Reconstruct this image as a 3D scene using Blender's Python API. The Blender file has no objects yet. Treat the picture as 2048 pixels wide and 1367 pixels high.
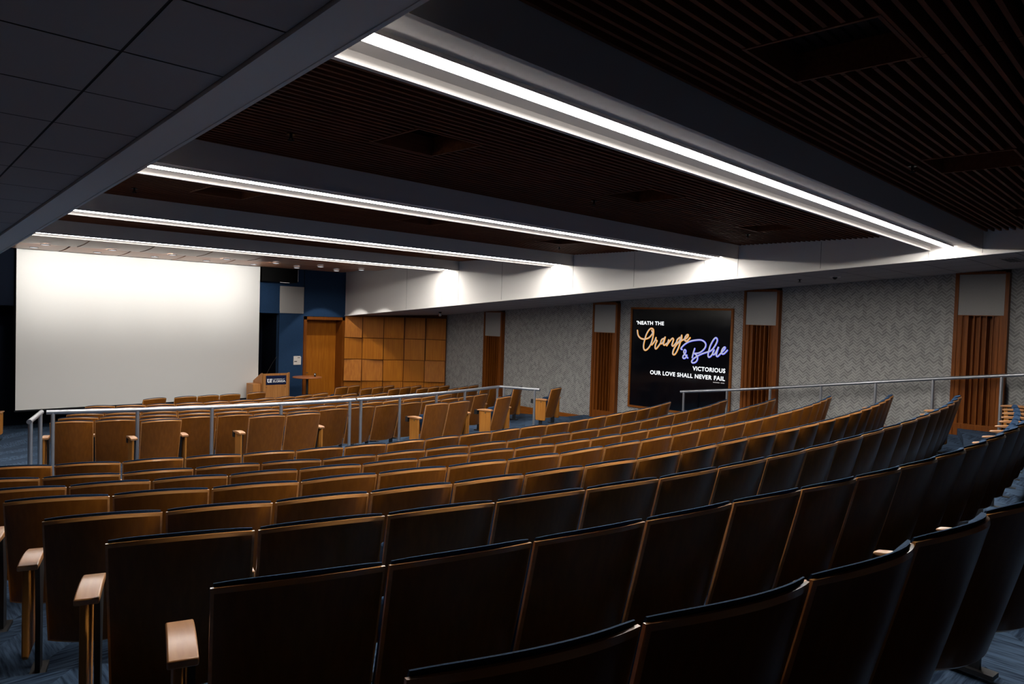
import bpy, bmesh, math, random, json
from mathutils import Vector, Matrix

random.seed(7)
SC = bpy.context.scene
COL = SC.collection
OZ = 2.87            # eye height above the stage floor; measurements below are relative to the eye

# ------------------------------------------------------------------ camera
cam_d = bpy.data.cameras.new('camera')
cam = bpy.data.objects.new('camera', cam_d)
COL.objects.link(cam)
SC.camera = cam
cam_d.sensor_fit = 'HORIZONTAL'
cam_d.sensor_width = 36.0
cam_d.lens = 36.0 * 1439.43 / 2048.0
cam_d.clip_start = 0.05
cam_d.clip_end = 100
_r = Vector((0.7225, -0.6907, 0.0310)); _f = Vector((0.6910, 0.7221, -0.0322))
_f.normalize(); _r = (_r - _r.dot(_f) * _f).normalized(); _u = _r.cross(_f)
cam.matrix_world = Matrix(((_r.x, _u.x, -_f.x, 0), (_r.y, _u.y, -_f.y, 0), (_r.z, _u.z, -_f.z, OZ), (0, 0, 0, 1)))

# ------------------------------------------------------------------ world, exposure
w = bpy.data.worlds.new('world'); SC.world = w; w.use_nodes = True
w.node_tree.nodes['Background'].inputs[0].default_value = (0.0, 0.0, 0.0, 1)
w.node_tree.nodes['Background'].inputs[1].default_value = 0.0
vs = SC.view_settings
vs.view_transform = 'Standard'; vs.look = 'None'; vs.gamma = 1.0; vs.use_curve_mapping = False
vs.exposure = 0.0
LED_POWER = 86.0
SPOT_SCREEN = 235.0
SPOT_SIDE = 90.0
try:
    SC.cycles.use_denoising = True
    SC.cycles.max_bounces = 8
    SC.cycles.diffuse_bounces = 5
    SC.cycles.glossy_bounces = 3
    SC.cycles.sample_clamp_indirect = 6.0
    SC.cycles.use_adaptive_sampling = False
except Exception:
    pass
# ------------------------------------------------------------------ materials
def mat(name):
    m = bpy.data.materials.new(name); m.use_nodes = True
    return m, m.node_tree.nodes, m.node_tree.links, m.node_tree.nodes['Principled BSDF']

def plain(name, col, rough=0.6, metal=0.0, spec=0.5, coat=0.0):
    m, N, L, b = mat(name)
    b.inputs['Base Color'].default_value = (*col, 1)
    b.inputs['Roughness'].default_value = rough
    b.inputs['Metallic'].default_value = metal
    b.inputs['Specular IOR Level'].default_value = spec
    b.inputs['Coat Weight'].default_value = coat
    # faint mottling so that no surface is perfectly even
    n = N.new('ShaderNodeTexNoise'); n.inputs['Scale'].default_value = 9
    mr = N.new('ShaderNodeMapRange'); L.new(n.outputs['Fac'], mr.inputs['Value'])
    mr.inputs['To Min'].default_value = rough - 0.04; mr.inputs['To Max'].default_value = min(1, rough + 0.04)
    L.new(mr.outputs[0], b.inputs['Roughness'])
    return m

def emis(name, col, s):
    m = bpy.data.materials.new(name); m.use_nodes = True
    N = m.node_tree.nodes; L = m.node_tree.links; N.clear()
    e = N.new('ShaderNodeEmission'); o = N.new('ShaderNodeOutputMaterial')
    e.inputs[0].default_value = (*col, 1); e.inputs[1].default_value = s
    L.new(e.outputs[0], o.inputs[0])
    return m

def wood(name, c1, c2, axis='Z', rough=0.35, scale=1.0, coat=0.25, spec=0.2):
    m, N, L, b = mat(name)
    tc = N.new('ShaderNodeTexCoord'); mp = N.new('ShaderNodeMapping')
    s = {'Z': (38, 38, 2.2), 'X': (2.2, 38, 38), 'Y': (38, 2.2, 38)}[axis]
    mp.inputs['Scale'].default_value = tuple(v * scale for v in s)
    L.new(tc.outputs['Object'], mp.inputs['Vector'])
    oi = N.new('ShaderNodeObjectInfo')
    ad = N.new('ShaderNodeVectorMath'); ad.operation = 'ADD'
    sc = N.new('ShaderNodeVectorMath'); sc.operation = 'SCALE'; sc.inputs[0].default_value = (31, 17, 23)
    L.new(oi.outputs['Random'], sc.inputs['Scale'])
    L.new(mp.outputs[0], ad.inputs[0]); L.new(sc.outputs[0], ad.inputs[1])
    n = N.new('ShaderNodeTexNoise'); n.inputs['Scale'].default_value = 1.0; n.inputs['Detail'].default_value = 5
    L.new(ad.outputs[0], n.inputs['Vector'])
    cr = N.new('ShaderNodeValToRGB')
    cr.color_ramp.elements[0].position = 0.36; cr.color_ramp.elements[0].color = (*c1, 1)
    cr.color_ramp.elements[1].position = 0.66; cr.color_ramp.elements[1].color = (*c2, 1)
    L.new(n.outputs['Fac'], cr.inputs[0])
    hs = N.new('ShaderNodeHueSaturation')
    mr = N.new('ShaderNodeMapRange'); mr.inputs['To Min'].default_value = 0.88; mr.inputs['To Max'].default_value = 1.1
    L.new(oi.outputs['Random'], mr.inputs['Value']); L.new(mr.outputs[0], hs.inputs['Value'])
    L.new(cr.outputs[0], hs.inputs['Color']); L.new(hs.outputs[0], b.inputs['Base Color'])
    b.inputs['Roughness'].default_value = rough; b.inputs['Specular IOR Level'].default_value = spec
    b.inputs['Coat Weight'].default_value = coat; b.inputs['Coat Roughness'].default_value = 0.3
    return m

def fabric(name, c1, c2, sc=220):
    m, N, L, b = mat(name)
    tc = N.new('ShaderNodeTexCoord')
    n = N.new('ShaderNodeTexNoise'); n.inputs['Scale'].default_value = sc; n.inputs['Detail'].default_value = 2
    L.new(tc.outputs['Object'], n.inputs['Vector'])
    cr = N.new('ShaderNodeValToRGB')
    cr.color_ramp.elements[0].position = 0.35; cr.color_ramp.elements[0].color = (*c1, 1)
    cr.color_ramp.elements[1].position = 0.65; cr.color_ramp.elements[1].color = (*c2, 1)
    L.new(n.outputs['Fac'], cr.inputs[0]); L.new(cr.outputs[0], b.inputs['Base Color'])
    b.inputs['Roughness'].default_value = 0.9
    b.inputs['Specular IOR Level'].default_value = 0.2
    b.inputs['Sheen Weight'].default_value = 0.15; b.inputs['Sheen Tint'].default_value = (0.35, 0.6, 1.0, 1)
    b.inputs['Sheen Roughness'].default_value = 0.4
    bp = N.new('ShaderNodeBump'); bp.inputs['Strength'].default_value = 0.3; bp.inputs['Distance'].default_value = 0.002
    L.new(n.outputs['Fac'], bp.inputs['Height']); L.new(bp.outputs[0], b.inputs['Normal'])
    return m

def mnode(N, L, op, a, b2=None, c=None):
    n = N.new('ShaderNodeMath'); n.operation = op
    for i, v in enumerate((a, b2, c)):
        if v is None: continue
        if isinstance(v, (int, float)): n.inputs[i].default_value = v
        else: L.new(v, n.inputs[i])
    return n.outputs[0]

def carpet_mat():
    m, N, L, b = mat('blue_patterned_carpet')
    tc = N.new('ShaderNodeTexCoord')
    sp = N.new('ShaderNodeSeparateXYZ'); L.new(tc.outputs['Object'], sp.inputs[0])
    x, y = sp.outputs[0], sp.outputs[1]
    # half-metre tiles cut along the diagonal, alternate halves with streaks one way or the other
    u = mnode(N, L, 'DIVIDE', x, 0.5); v = mnode(N, L, 'DIVIDE', y, 0.5)
    fu = mnode(N, L, 'FRACT', u); fv = mnode(N, L, 'FRACT', v)
    tri = mnode(N, L, 'GREATER_THAN', fu, fv)
    iu = mnode(N, L, 'FLOOR', u); iv = mnode(N, L, 'FLOOR', v)
    par = mnode(N, L, 'MODULO', mnode(N, L, 'ABSOLUTE', mnode(N, L, 'ADD', iu, iv)), 2)
    sel = mnode(N, L, 'ABSOLUTE', mnode(N, L, 'SUBTRACT', tri, par))
    m1 = N.new('ShaderNodeMapping'); m1.inputs['Scale'].default_value = (5, 60, 1)
    m2 = N.new('ShaderNodeMapping'); m2.inputs['Scale'].default_value = (60, 5, 1)
    n1 = N.new('ShaderNodeTexNoise'); n2 = N.new('ShaderNodeTexNoise')
    for mm, nn in ((m1, n1), (m2, n2)):
        L.new(tc.outputs['Object'], mm.inputs['Vector']); L.new(mm.outputs[0], nn.inputs['Vector'])
        nn.inputs['Scale'].default_value = 1.0; nn.inputs['Detail'].default_value = 3
    mx = N.new('ShaderNodeMix'); mx.data_type = 'FLOAT'
    L.new(sel, mx.inputs[0]); L.new(n1.outputs['Fac'], mx.inputs[2]); L.new(n2.outputs['Fac'], mx.inputs[3])
    val = mnode(N, L, 'ADD', mx.outputs[0], mnode(N, L, 'MULTIPLY', sel, 0.09))
    cr = N.new('ShaderNodeValToRGB')
    cr.color_ramp.elements[0].position = 0.38; cr.color_ramp.elements[0].color = (0.012, 0.025, 0.050, 1)
    cr.color_ramp.elements[1].position = 0.7; cr.color_ramp.elements[1].color = (0.072, 0.118, 0.19, 1)
    L.new(val, cr.inputs[0]); L.new(cr.outputs[0], b.inputs['Base Color'])
    b.inputs['Roughness'].default_value = 0.95; b.inputs['Specular IOR Level'].default_value = 0.15
    return m

def wallpaper_mat():
    """grey wallcovering with rows of small upright leaves laid in a herringbone; u runs along the wall (y), v is height"""
    m, N, L, b = mat('leaf_herringbone_wallcovering')
    tc = N.new('ShaderNodeTexCoord')
    sp = N.new('ShaderNodeSeparateXYZ'); L.new(tc.outputs['Object'], sp.inputs[0])
    u, v = sp.outputs[1], sp.outputs[2]
    P, H = 0.072, 0.056
    su = mnode(N, L, 'DIVIDE', u, P)
    tri = mnode(N, L, 'PINGPONG', su, 1.0)                       # 0..1..0 zigzag
    vv = mnode(N, L, 'ADD', mnode(N, L, 'DIVIDE', v, H), mnode(N, L, 'MULTIPLY', tri, 1.15))
    cell = mnode(N, L, 'FLOOR', vv); fr = mnode(N, L, 'FRACT', vv)
    colu = mnode(N, L, 'FLOOR', su)
    cb = N.new('ShaderNodeCombineXYZ'); L.new(cell, cb.inputs[0]); L.new(colu, cb.inputs[1])
    wn = N.new('ShaderNodeTexWhiteNoise'); wn.noise_dimensions = '2D'; L.new(cb.outputs[0], wn.inputs['Vector'])
    edge = mnode(N, L, 'SUBTRACT', 1.0, mnode(N, L, 'MULTIPLY', mnode(N, L, 'ABSOLUTE', mnode(N, L, 'SUBTRACT', fr, 0.5)), 2))
    line = mnode(N, L, 'LESS_THAN', edge, 0.22)
    val = mnode(N, L, 'ADD', mnode(N, L, 'MULTIPLY', wn.outputs['Value'], 0.42), mnode(N, L, 'MULTIPLY', line, 0.62))
    cr = N.new('ShaderNodeValToRGB')
    cr.color_ramp.elements[0].position = 0.0; cr.color_ramp.elements[0].color = (0.225, 0.222, 0.215, 1)
    cr.color_ramp.elements[1].position = 1.0; cr.color_ramp.elements[1].color = (0.54, 0.53, 0.505, 1)
    L.new(val, cr.inputs[0]); L.new(cr.outputs[0], b.inputs['Base Color'])
    b.inputs['Roughness'].default_value = 0.7; b.inputs['Specular IOR Level'].default_value = 0.25
    return m

M = dict(
    backwood=wood('seat_back_veneer', (0.180, 0.056, 0.0045), (0.222, 0.074, 0.007), 'Z', 0.34, coat=0.06, spec=0.3),
    edge=wood('pale_ply_edge', (0.50, 0.21, 0.06), (0.58, 0.27, 0.085), 'X', 0.24, coat=0.6, spec=0.5),
    arm=wood('armrest_maple', (0.44, 0.19, 0.07), (0.56, 0.27, 0.11), 'Y', 0.33, coat=0.4, spec=0.5),
    endw=wood('end_panel_maple', (0.38, 0.14, 0.022), (0.48, 0.20, 0.038), 'Z', 0.4, coat=0.1),
    navy=fabric('navy_upholstery', (0.007, 0.024, 0.060), (0.016, 0.050, 0.115)),
    black=plain('black_painted_steel', (0.012, 0.012, 0.013), 0.45),
    carpet=carpet_mat(),
    paper=wallpaper_mat(),
    cherry=wood('cherry_trim', (0.17, 0.044, 0.004), (0.24, 0.068, 0.007), 'Z', 0.45, coat=0.04),
    cherryh=wood('cherry_trim_horizontal', (0.24, 0.066, 0.006), (0.32, 0.10, 0.012), 'Y', 0.45, coat=0.04),
    door=wood('door_veneer', (0.33, 0.095, 0.005), (0.42, 0.135, 0.009), 'Z', 0.45, coat=0.04),
    panelw=wood('wall_panel_veneer', (0.38, 0.112, 0.004), (0.47, 0.155, 0.008), 'Z', 0.5, 0.7, coat=0.03),
    podw=wood('lectern_veneer', (0.40, 0.16, 0.042), (0.50, 0.22, 0.066), 'Z', 0.4, coat=0.1),
    slat=wood('ceiling_slat_wood', (0.110, 0.034, 0.015), (0.165, 0.054, 0.024), 'X', 0.6, coat=0.0, spec=0.08),
    cloud=wood('curved_ceiling_veneer', (0.30, 0.15, 0.09), (0.38, 0.20, 0.125), 'X', 0.42, 0.5),
    void=plain('black_ceiling_void', (0.006, 0.005, 0.005), 0.9, spec=0.1),
    gyp=plain('white_painted_plaster', (0.80, 0.775, 0.74), 0.85, spec=0.2),
    beam=plain('grey_white_beam_paint', (0.54, 0.51, 0.49), 0.8, spec=0.2),
    tile=plain('ceiling_tile', (0.42, 0.39, 0.38), 0.95, spec=0.1),
    grid=plain('dark_tile_joint', (0.05, 0.05, 0.05), 0.9),
    blue=fabric('blue_acoustic_fabric', (0.010, 0.031, 0.076), (0.014, 0.043, 0.102), 90),
    joint=plain('grey_panel_joint', (0.36, 0.35, 0.33), 0.9),
    matblack=plain('matte_black_plastic', (0.004, 0.004, 0.004), 0.85, spec=0.1),
    darkwall=wood('dark_unseen_wall_finish', (0.030, 0.010, 0.004), (0.05, 0.018, 0.007), 'Z', 0.5),  # dark finish picked for the out-of-view walls to lower bounced light
    darkblue=plain('shade_and_recess_dark', (0.004, 0.006, 0.012), 0.9, spec=0.05),
    grille=fabric('grey_speaker_cloth', (0.31, 0.30, 0.285), (0.37, 0.36, 0.34), 300),
    screen=plain('matte_white_screen', (0.72, 0.71, 0.685), 0.95, spec=0.1),
    steel=plain('brushed_rail_metal', (0.50, 0.52, 0.56), 0.34, metal=0.85),
    chrome=plain('polished_metal', (0.75, 0.75, 0.75), 0.15, metal=1.0),
    led=emis('led_diffuser', (1.0, 0.955, 0.90), LED_POWER),
    lampdisc=emis('lamp_disc', (0.95, 0.95, 1.0), 0.75),
    glass=plain('black_display_glass', (0.002, 0.003, 0.006), 0.12),
    bezel=plain('black_plastic', (0.01, 0.01, 0.011), 0.25),
    tabletop=wood('round_table_laminate', (0.32, 0.10, 0.035), (0.42, 0.15, 0.055), 'X', 0.3),
    signblue=plain('navy_sign_face', (0.004, 0.010, 0.045), 0.3),
    white=plain('white_lettering', (0.85, 0.85, 0.85), 0.5),
    plate=plain('white_wall_plate', (0.62, 0.57, 0.52), 0.5),
    dark=plain('dark_mark', (0.03, 0.03, 0.03), 0.5),
    t_white=emis('screen_white_text', (0.93, 0.97, 1.0), 1.5),
    t_grey=emis('screen_grey_stroke', (0.50, 0.46, 0.45), 1.0),
    t_orange=emis('screen_orange_stroke', (1.0, 0.42, 0.06), 1.0),
    t_blue=emis('screen_blue_stroke', (0.13, 0.15, 1.0), 1.0),
    t_greyb=emis('screen_pale_stroke', (0.50, 0.50, 0.62), 1.0),
)

# ------------------------------------------------------------------ mesh helpers
class MB:
    """collects shapes and links them as ONE mesh object"""
    def __init__(s): s.v = []; s.f = []; s.mi = []; s.sm = []
    def add(s, vs, fs, mi=0, smooth=False):
        o = len(s.v); s.v += [tuple(v) for v in vs]
        for f in fs: s.f.append(tuple(i + o for i in f)); s.mi.append(mi); s.sm.append(smooth)
    def box(s, x0, x1, y0, y1, z0, z1, mi=0):
        s.add([(x0,y0,z0),(x1,y0,z0),(x1,y1,z0),(x0,y1,z0),(x0,y0,z1),(x1,y0,z1),(x1,y1,z1),(x0,y1,z1)],
              [(0,3,2,1),(4,5,6,7),(0,1,5,4),(1,2,6,5),(2,3,7,6),(3,0,4,7)], mi)
    def hexa(s, p, mi=0):
        """eight corners, bottom ring then top ring"""
        s.add(p, [(0,3,2,1),(4,5,6,7),(0,1,5,4),(1,2,6,5),(2,3,7,6),(3,0,4,7)], mi)
    def prism(s, pts, a, b, axis='x', mi=0, smooth=False):
        """pts = 2D outline, extruded from a to b along axis; outline axes are the other two in order"""
        n = len(pts)
        def P(t, q):
            return {'x': (t, q[0], q[1]), 'y': (q[0], t, q[1]), 'z': (q[0], q[1], t)}[axis]
        vs = [P(a, q) for q in pts] + [P(b, q) for q in pts]
        s.add(vs, [tuple(range(n))[::-1], tuple(range(n, 2*n))], mi)
        s.add(vs, [(i, (i+1) % n, n+(i+1) % n, n+i) for i in range(n)], mi, smooth)
    def tube(s, pts, r, seg=12, mi=0, cap=True):
        pts = [Vector(p) for p in pts]; rings = []
        for i, p in enumerate(pts):
            d = (pts[min(i+1, len(pts)-1)] - pts[max(i-1, 0)]).normalized()
            a = d.cross(Vector((0,0,1))); a = a.normalized() if a.length > 1e-4 else Vector((1,0,0))
            b = d.cross(a).normalized()
            rr = r[i] if isinstance(r, (list, tuple)) else r
            rings.append([p + a*math.cos(2*math.pi*k/seg)*rr + b*math.sin(2*math.pi*k/seg)*rr for k in range(seg)])
        vs = [q for ring in rings for q in ring]; fs = []
        for i in range(len(pts)-1):
            for k in range(seg):
                fs.append((i*seg+k, i*seg+(k+1) % seg, (i+1)*seg+(k+1) % seg, (i+1)*seg+k))
        s.add(vs, fs, mi, True)
        if cap:
            s.add(rings[0], [tuple(range(seg))], mi); s.add(rings[-1], [tuple(range(seg))[::-1]], mi)
    def grid(s, nu, nv, fn, mi=0, smooth=True):
        vs = [fn(i/nu, j/nv) for j in range(nv+1) for i in range(nu+1)]
        fs = [(j*(nu+1)+i, j*(nu+1)+i+1, (j+1)*(nu+1)+i+1, (j+1)*(nu+1)+i) for j in range(nv) for i in range(nu)]
        s.add(vs, fs, mi, smooth)
    def build(s, name, mats, parent=None, fix=True):
        me = bpy.data.meshes.new(name); me.from_pydata(s.v, [], s.f)
        for m in (mats if isinstance(mats, (list, tuple)) else [mats]): me.materials.append(m)
        for p, mi, sm in zip(me.polygons, s.mi, s.sm): p.material_index = mi; p.use_smooth = sm
        if fix:
            bm = bmesh.new(); bm.from_mesh(me)
            bmesh.ops.remove_doubles(bm, verts=bm.verts, dist=1e-5)
            bmesh.ops.recalc_face_normals(bm, faces=bm.faces)
            bm.to_mesh(me); bm.free()
        try: me.set_sharp_from_angle(angle=math.radians(38))
        except Exception: pass
        me.update()
        return put(name, me, parent)

def put(name, data, parent=None):
    o = bpy.data.objects.new(name, data); COL.objects.link(o)
    if parent is None: o.location.z = OZ
    else: o.parent = parent
    return o

def tag(o, label, cat, group=None):
    o['label'] = label; o['category'] = cat
    if group: o['group'] = group
    return o

def struct(o):
    o['kind'] = 'structure'; return o

def empty(name, loc, rz=0.0, label=None, cat=None, group=None):
    o = bpy.data.objects.new(name, None); COL.objects.link(o)
    o.empty_display_size = 0.1
    o.location = (loc[0], loc[1], loc[2] + OZ); o.rotation_euler = (0, 0, rz)
    if label: tag(o, label, cat, group)
    return o

def bevel(o, wdt, seg=2, angle=40):
    m = o.modifiers.new('bevel', 'BEVEL'); m.width = wdt; m.segments = seg
    m.limit_method = 'ANGLE'; m.angle_limit = math.radians(angle)
    return o

# ------------------------------------------------------------------ room levels
C1 = (5.729, 25.900)           # centre of the rear block's arcs
C2 = (6.463, 23.967)           # centre of the front block's arcs
R1S = [26.30, 25.405, 24.509, 23.580, 22.667, 21.743, 20.837, 19.928, 18.914]     # row radii, camera row first
Z1S = [-1.40, -1.508, -1.613, -1.727, -1.866, -1.988, -2.119, -2.242, -2.341]
XL, XR, YB, YF = -1.30, 13.95, -2.60, 19.25
SEATH = 0.83
def r1(R, t): return R + 12.143*t**3 - 26.509*t**4
def arc1(R, t, d=0.0):
    r = r1(R, t) + d
    return (C1[0] + r*math.sin(t), C1[1] - r*math.cos(t))
def floor_z(x, y):
    """front part of the floor: level cross aisle, low step, then a gentle fall to the stage"""
    dx = min(abs(x - C2[0]), 5.4); r = math.hypot(dx, C2[1] - y)
    if y > C2[1] - 5: return -2.87
    if r > 13.22: return -2.375
    if r > 13.12: return -2.375 - (13.22 - r)/0.10*0.085
    return max(-2.87, -2.46 - (13.12 - r)*0.0776)
def soff_l(y): return 1.226 - 0.0608*y
def soff_r(y): return 1.25 - 0.0685*y

# floor of the cross aisle, front block and stage
f = MB(); nx, ny = 62, 150
xs = [XL + (XR - XL)*i/nx for i in range(nx+1)]; ys = [6.6 + (20.4 - 6.6)*j/ny for j in range(ny+1)]
f.add([(x, y, floor_z(x, y)) for y in ys for x in xs],
      [(j*(nx+1)+i, j*(nx+1)+i+1, (j+1)*(nx+1)+i+1, (j+1)*(nx+1)+i) for j in range(ny) for i in range(nx)], 0, True)
struct(f.build('floor', M['carpet'], fix=False))
# stepped floor of the rear block, clipped at the walls
f = MB(); T = [-0.42 + 0.86*k/60 for k in range(61)]
EDG = [0.10 + r for r in R1S]
def edge(i, t): return arc1(R1S[i], t, 0.10)
for i in range(len(R1S)):
    z = Z1S[i]; zn = Z1S[i+1] if i+1 < len(R1S) else -2.375
    rear = [edge(i, t) for t in T] if i > 0 else [(p[0], p[1]-3.0) for p in (edge(0, t) for t in T)]
    front = [edge(i+1, t) for t in T] if i+1 < len(R1S) else [arc1(R1S[-1]-0.95, t, 0.10) for t in T]
    n = len(T)
    f.add([(p[0], p[1], z) for p in rear] + [(p[0], p[1], z) for p in front],
          [(k, k+1, n+k+1, n+k) for k in range(n-1)])
    f.add([(p[0], p[1], z) for p in front] + [(p[0], p[1], zn) for p in front],
          [(k, k+1, n+k+1, n+k) for k in range(n-1)])
o = f.build('floor', M['carpet'], fix=False)
bm = bmesh.new(); bm.from_mesh(o.data)
for co, no in (((XL,0,0),(-1,0,0)), ((XR,0,0),(1,0,0)), ((0,YB,0),(0,-1,0))):
    bmesh.ops.bisect_plane(bm, geom=bm.verts[:]+bm.edges[:]+bm.faces[:], plane_co=co, plane_no=no, clear_outer=True)
bm.to_mesh(o.data); bm.free(); struct(o)

# ------------------------------------------------------------------ walls
f = MB()                                       # openings are left where the slotted columns sit
cuts = [YB] + [q for yc in (3.27, 7.13, 11.19, 15.27) for q in (yc-0.375, yc+0.375)] + [20.6]
for a, b2 in zip(cuts[0::2], cuts[1::2]): f.box(XR, XR+0.15, a, b2, -3.0, 1.5)
struct(f.build('wall_right', M['paper']))
f = MB(); f.box(XR+0.15, XR+0.20, YB, 20.6, -3.0, 1.5); struct(f.build('wall_right', M['darkwall']))
f = MB(); f.box(XL-0.15, XL, YB, 20.6, -3.0, 1.6); struct(f.build('wall_left', M['darkwall']))
f = MB(); f.box(XL-0.15, XR+0.15, YB-0.15, YB, -3.0, 1.6); struct(f.build('wall_back', M['darkwall']))
# stage wall: blue acoustic panels with a black recess behind the screen
f = MB()
f.box(9.29, 10.04, YF, YF+0.15, -3.0, 1.6)
f.box(10.04, 11.38, YF, YF+0.15, -0.11, 1.6)
f.box(11.38, 12.2, YF, YF+0.15, -3.0, 1.6)
f.box(3.13, 8.72, YF, YF+0.15, -0.05, 1.6)
f.box(8.72, 9.29, YF, YF+0.15, -0.05, 1.6)
f.box(XL, 2.20, YF, YF+0.15, -3.0, 1.6, 1); f.box(2.20, 3.13, YF, YF+0.15, -0.05, 1.6, 1)  # left stretch coloured near black to stand for unlit blue wall
o = f.build('wall_front', [M['blue'], M['darkblue']])
struct(o)
f = MB(); f.box(2.0, 9.40, 20.30, 20.45, -3.0, 0.2); f.box(2.05, 2.2, YF+0.15, 20.3, -3.0, 0.2); f.box(9.29, 9.44, YF+0.15, 20.3, -3.0, 0.2)
f.box(2.0, 9.44, YF+0.15, 20.45, -0.05, 0.1)
struct(f.build('wall_recess', M['darkblue']))
f = MB(); f.box(8.715, 9.29, YF-0.035, YF, -0.05, 0.02); struct(f.build('trim_1', M['blue']))
# thin shadow joints between the blue wall panels
f = MB()
f.box(10.034, 10.046, YF-0.006, YF+0.001, 0.0, 1.3); f.box(9.284, 9.296, YF-0.006, YF+0.001, -2.87, -0.05)
struct(f.build('trim_2', M['darkblue']))

# ------------------------------------------------------------------ ceilings
Y0 = [(2.30, 0.0414), (6.10, 0.024), (9.90, 0.022), (13.70, 0.020)]   # near edge of each light beam at x=1.5, and its drift
XM0, XM1 = 1.50, 11.40
def by(i, x): return Y0[i][0] + Y0[i][1]*(x - 1.5)
ZB, ZREC, ZC = 1.15, 1.205, 1.38
# side soffits (sloping tiled ceilings along both aisles) with their fascias
def soffit(side):
    g = soff_l if side < 0 else soff_r
    xa, xb = (XL, 1.50) if side < 0 else (11.40, XR)
    xt = 1.30 if side < 0 else 11.44
    f = MB()
    ya, yb = YB, 19.25 if side > 0 else 19.25
    # tiled underside, slightly raised above the plain border
    if side < 0:
        lines_x = [1.30, 0.88, 0.28, -0.32, -0.92, XL]
        up = 0.018
    else:
        lines_x = [11.46, 12.06, 12.66, 13.26, 13.86, XR]
        up = 0.0
    ysl = []; y = 0.235 - 0.61*5 if side < 0 else 0.52 - 0.61*6
    while y < yb: ysl.append(y); y += 0.61
    lx = sorted(lines_x)
    yy = [ya] + [q for q in ysl if q > ya + 0.05] + [yb]
    jw = 0.006
    for i in range(len(lx)-1):
        for j in range(len(yy)-1):
            x0, x1, y0, y1 = lx[i]+jw, lx[i+1]-jw, yy[j]+jw, yy[j+1]-jw
            if x1 - x0 < 0.03: continue
            f.add([(x0,y0,g(y0)+up),(x1,y0,g(y0)+up),(x1,y1,g(y1)+up),(x0,y1,g(y1)+up)], [(0,1,2,3)], 0)
    xe0, xe1 = lx[0], lx[-1]
    f.add([(xe0,ya,g(ya)+up+.004),(xe1,ya,g(ya)+up+.004),(xe1,yb,g(yb)+up+.004),(xe0,yb,g(yb)+up+.004)], [(0,1,2,3)], 1)
    struct(f.build('ceiling', [M['tile'], M['grid']], fix=False))
    # plaster border and fascia up to the main ceiling
    f = MB()
    if side < 0: x0, x1 = 1.30, 1.50
    else: x0, x1 = 11.40, 11.46
    f.hexa([(x0,ya,g(ya)),(x1,ya,g(ya)),(x1,yb,g(yb)),(x0,yb,g(yb)),(x0,ya,1.6),(x1,ya,1.6),(x1,yb,1.6),(x0,yb,1.6)], 0)
    # small projecting lip along the lower edge
    e = 0.022
    xf = x1 if side < 0 else x0 - e
    f.hexa([(xf,ya,g(ya)-0.004),(xf+e,ya,g(ya)-0.004),(xf+e,yb,g(yb)-0.004),(xf,yb,g(yb)-0.004),
            (xf,ya,g(ya)+0.022),(xf+e,ya,g(ya)+0.022),(xf+e,yb,g(yb)+0.022),(xf,yb,g(yb)+0.022)], 0)
    struct(f.build('trim_3' if side < 0 else 'trim_4', M['gyp']))
soffit(-1); soffit(1)
# upright joints of the right fascia
f = MB()
for i in range(4):
    ym = by(i, 11.4)
    for q in (ym, ym+0.66, ym+2.2):
        if q < 19: f.box(11.397, 11.401, q-0.004, q+0.004, soff_r(q)+0.03, 1.37)
struct(f.build('trim_5', M['joint']))

VENTS = [(3.65,1.56),(6.72,1.68),(9.8,1.75), (3.48,4.70),(6.46,4.74),(9.52,4.86), (3.45,8.55),(6.35,8.52),(9.36,8.62), (3.45,12.35),(6.4,12.4),(9.4,12.45)]
VS = 0.305
bays = [(YB+0.1, 0), (0, 1), (1, 2), (2, 3)]
SP, SW, SD = 0.080, 0.023, 0.075
for b in range(4):
    f = MB()
    ya = YB if b == 0 else Y0[b-1][0] + 0.66
    yb = Y0[b][0]
    dr = Y0[b][1]
    n = int((yb - ya)/SP)
    for k in range(n+1):
        y = yb - 0.05 - k*SP
        if y < ya: break
        cuts = [(x-0.004, x+0.004) for x in (4.02, 8.65)]
        for vx, vy in VENTS:
            if abs((vy) - (y + dr*(vx-1.5))) < VS + 0.03 : cuts.append((vx-VS-0.02, vx+VS+0.02))
        cuts.sort(); x = XM0
        segs = []
        for c0, c1 in cuts:
            if c0 > x: segs.append((x, c0))
            x = max(x, c1)
        segs.append((x, XM1))
        for a, c in segs:
            q0 = y + dr*(a-1.5); q1 = y + dr*(c-1.5)
            f.hexa([(a,q0,ZC),(c,q1,ZC),(c,q1+SW,ZC),(a,q0+SW,ZC),(a,q0,ZC+SD),(c,q1,ZC+SD),(c,q1+SW,ZC+SD),(a,q0+SW,ZC+SD)])
    struct(f.build('ceiling', M['slat']))
f = MB(); f.box(XM0-0.05, XM1+0.05, YB, 14.5, 1.56, 1.60); struct(f.build('ceiling', M['void']))
f = MB(); f.box(XM0-0.05, XM1+0.05, 14.5, YF, 1.45, 1.60); struct(f.build('ceiling', M['gyp']))
f = MB(); f.box(XL, XR, YB, 20.5, 1.60, 1.66); struct(f.build('ceiling', M['void']))

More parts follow.
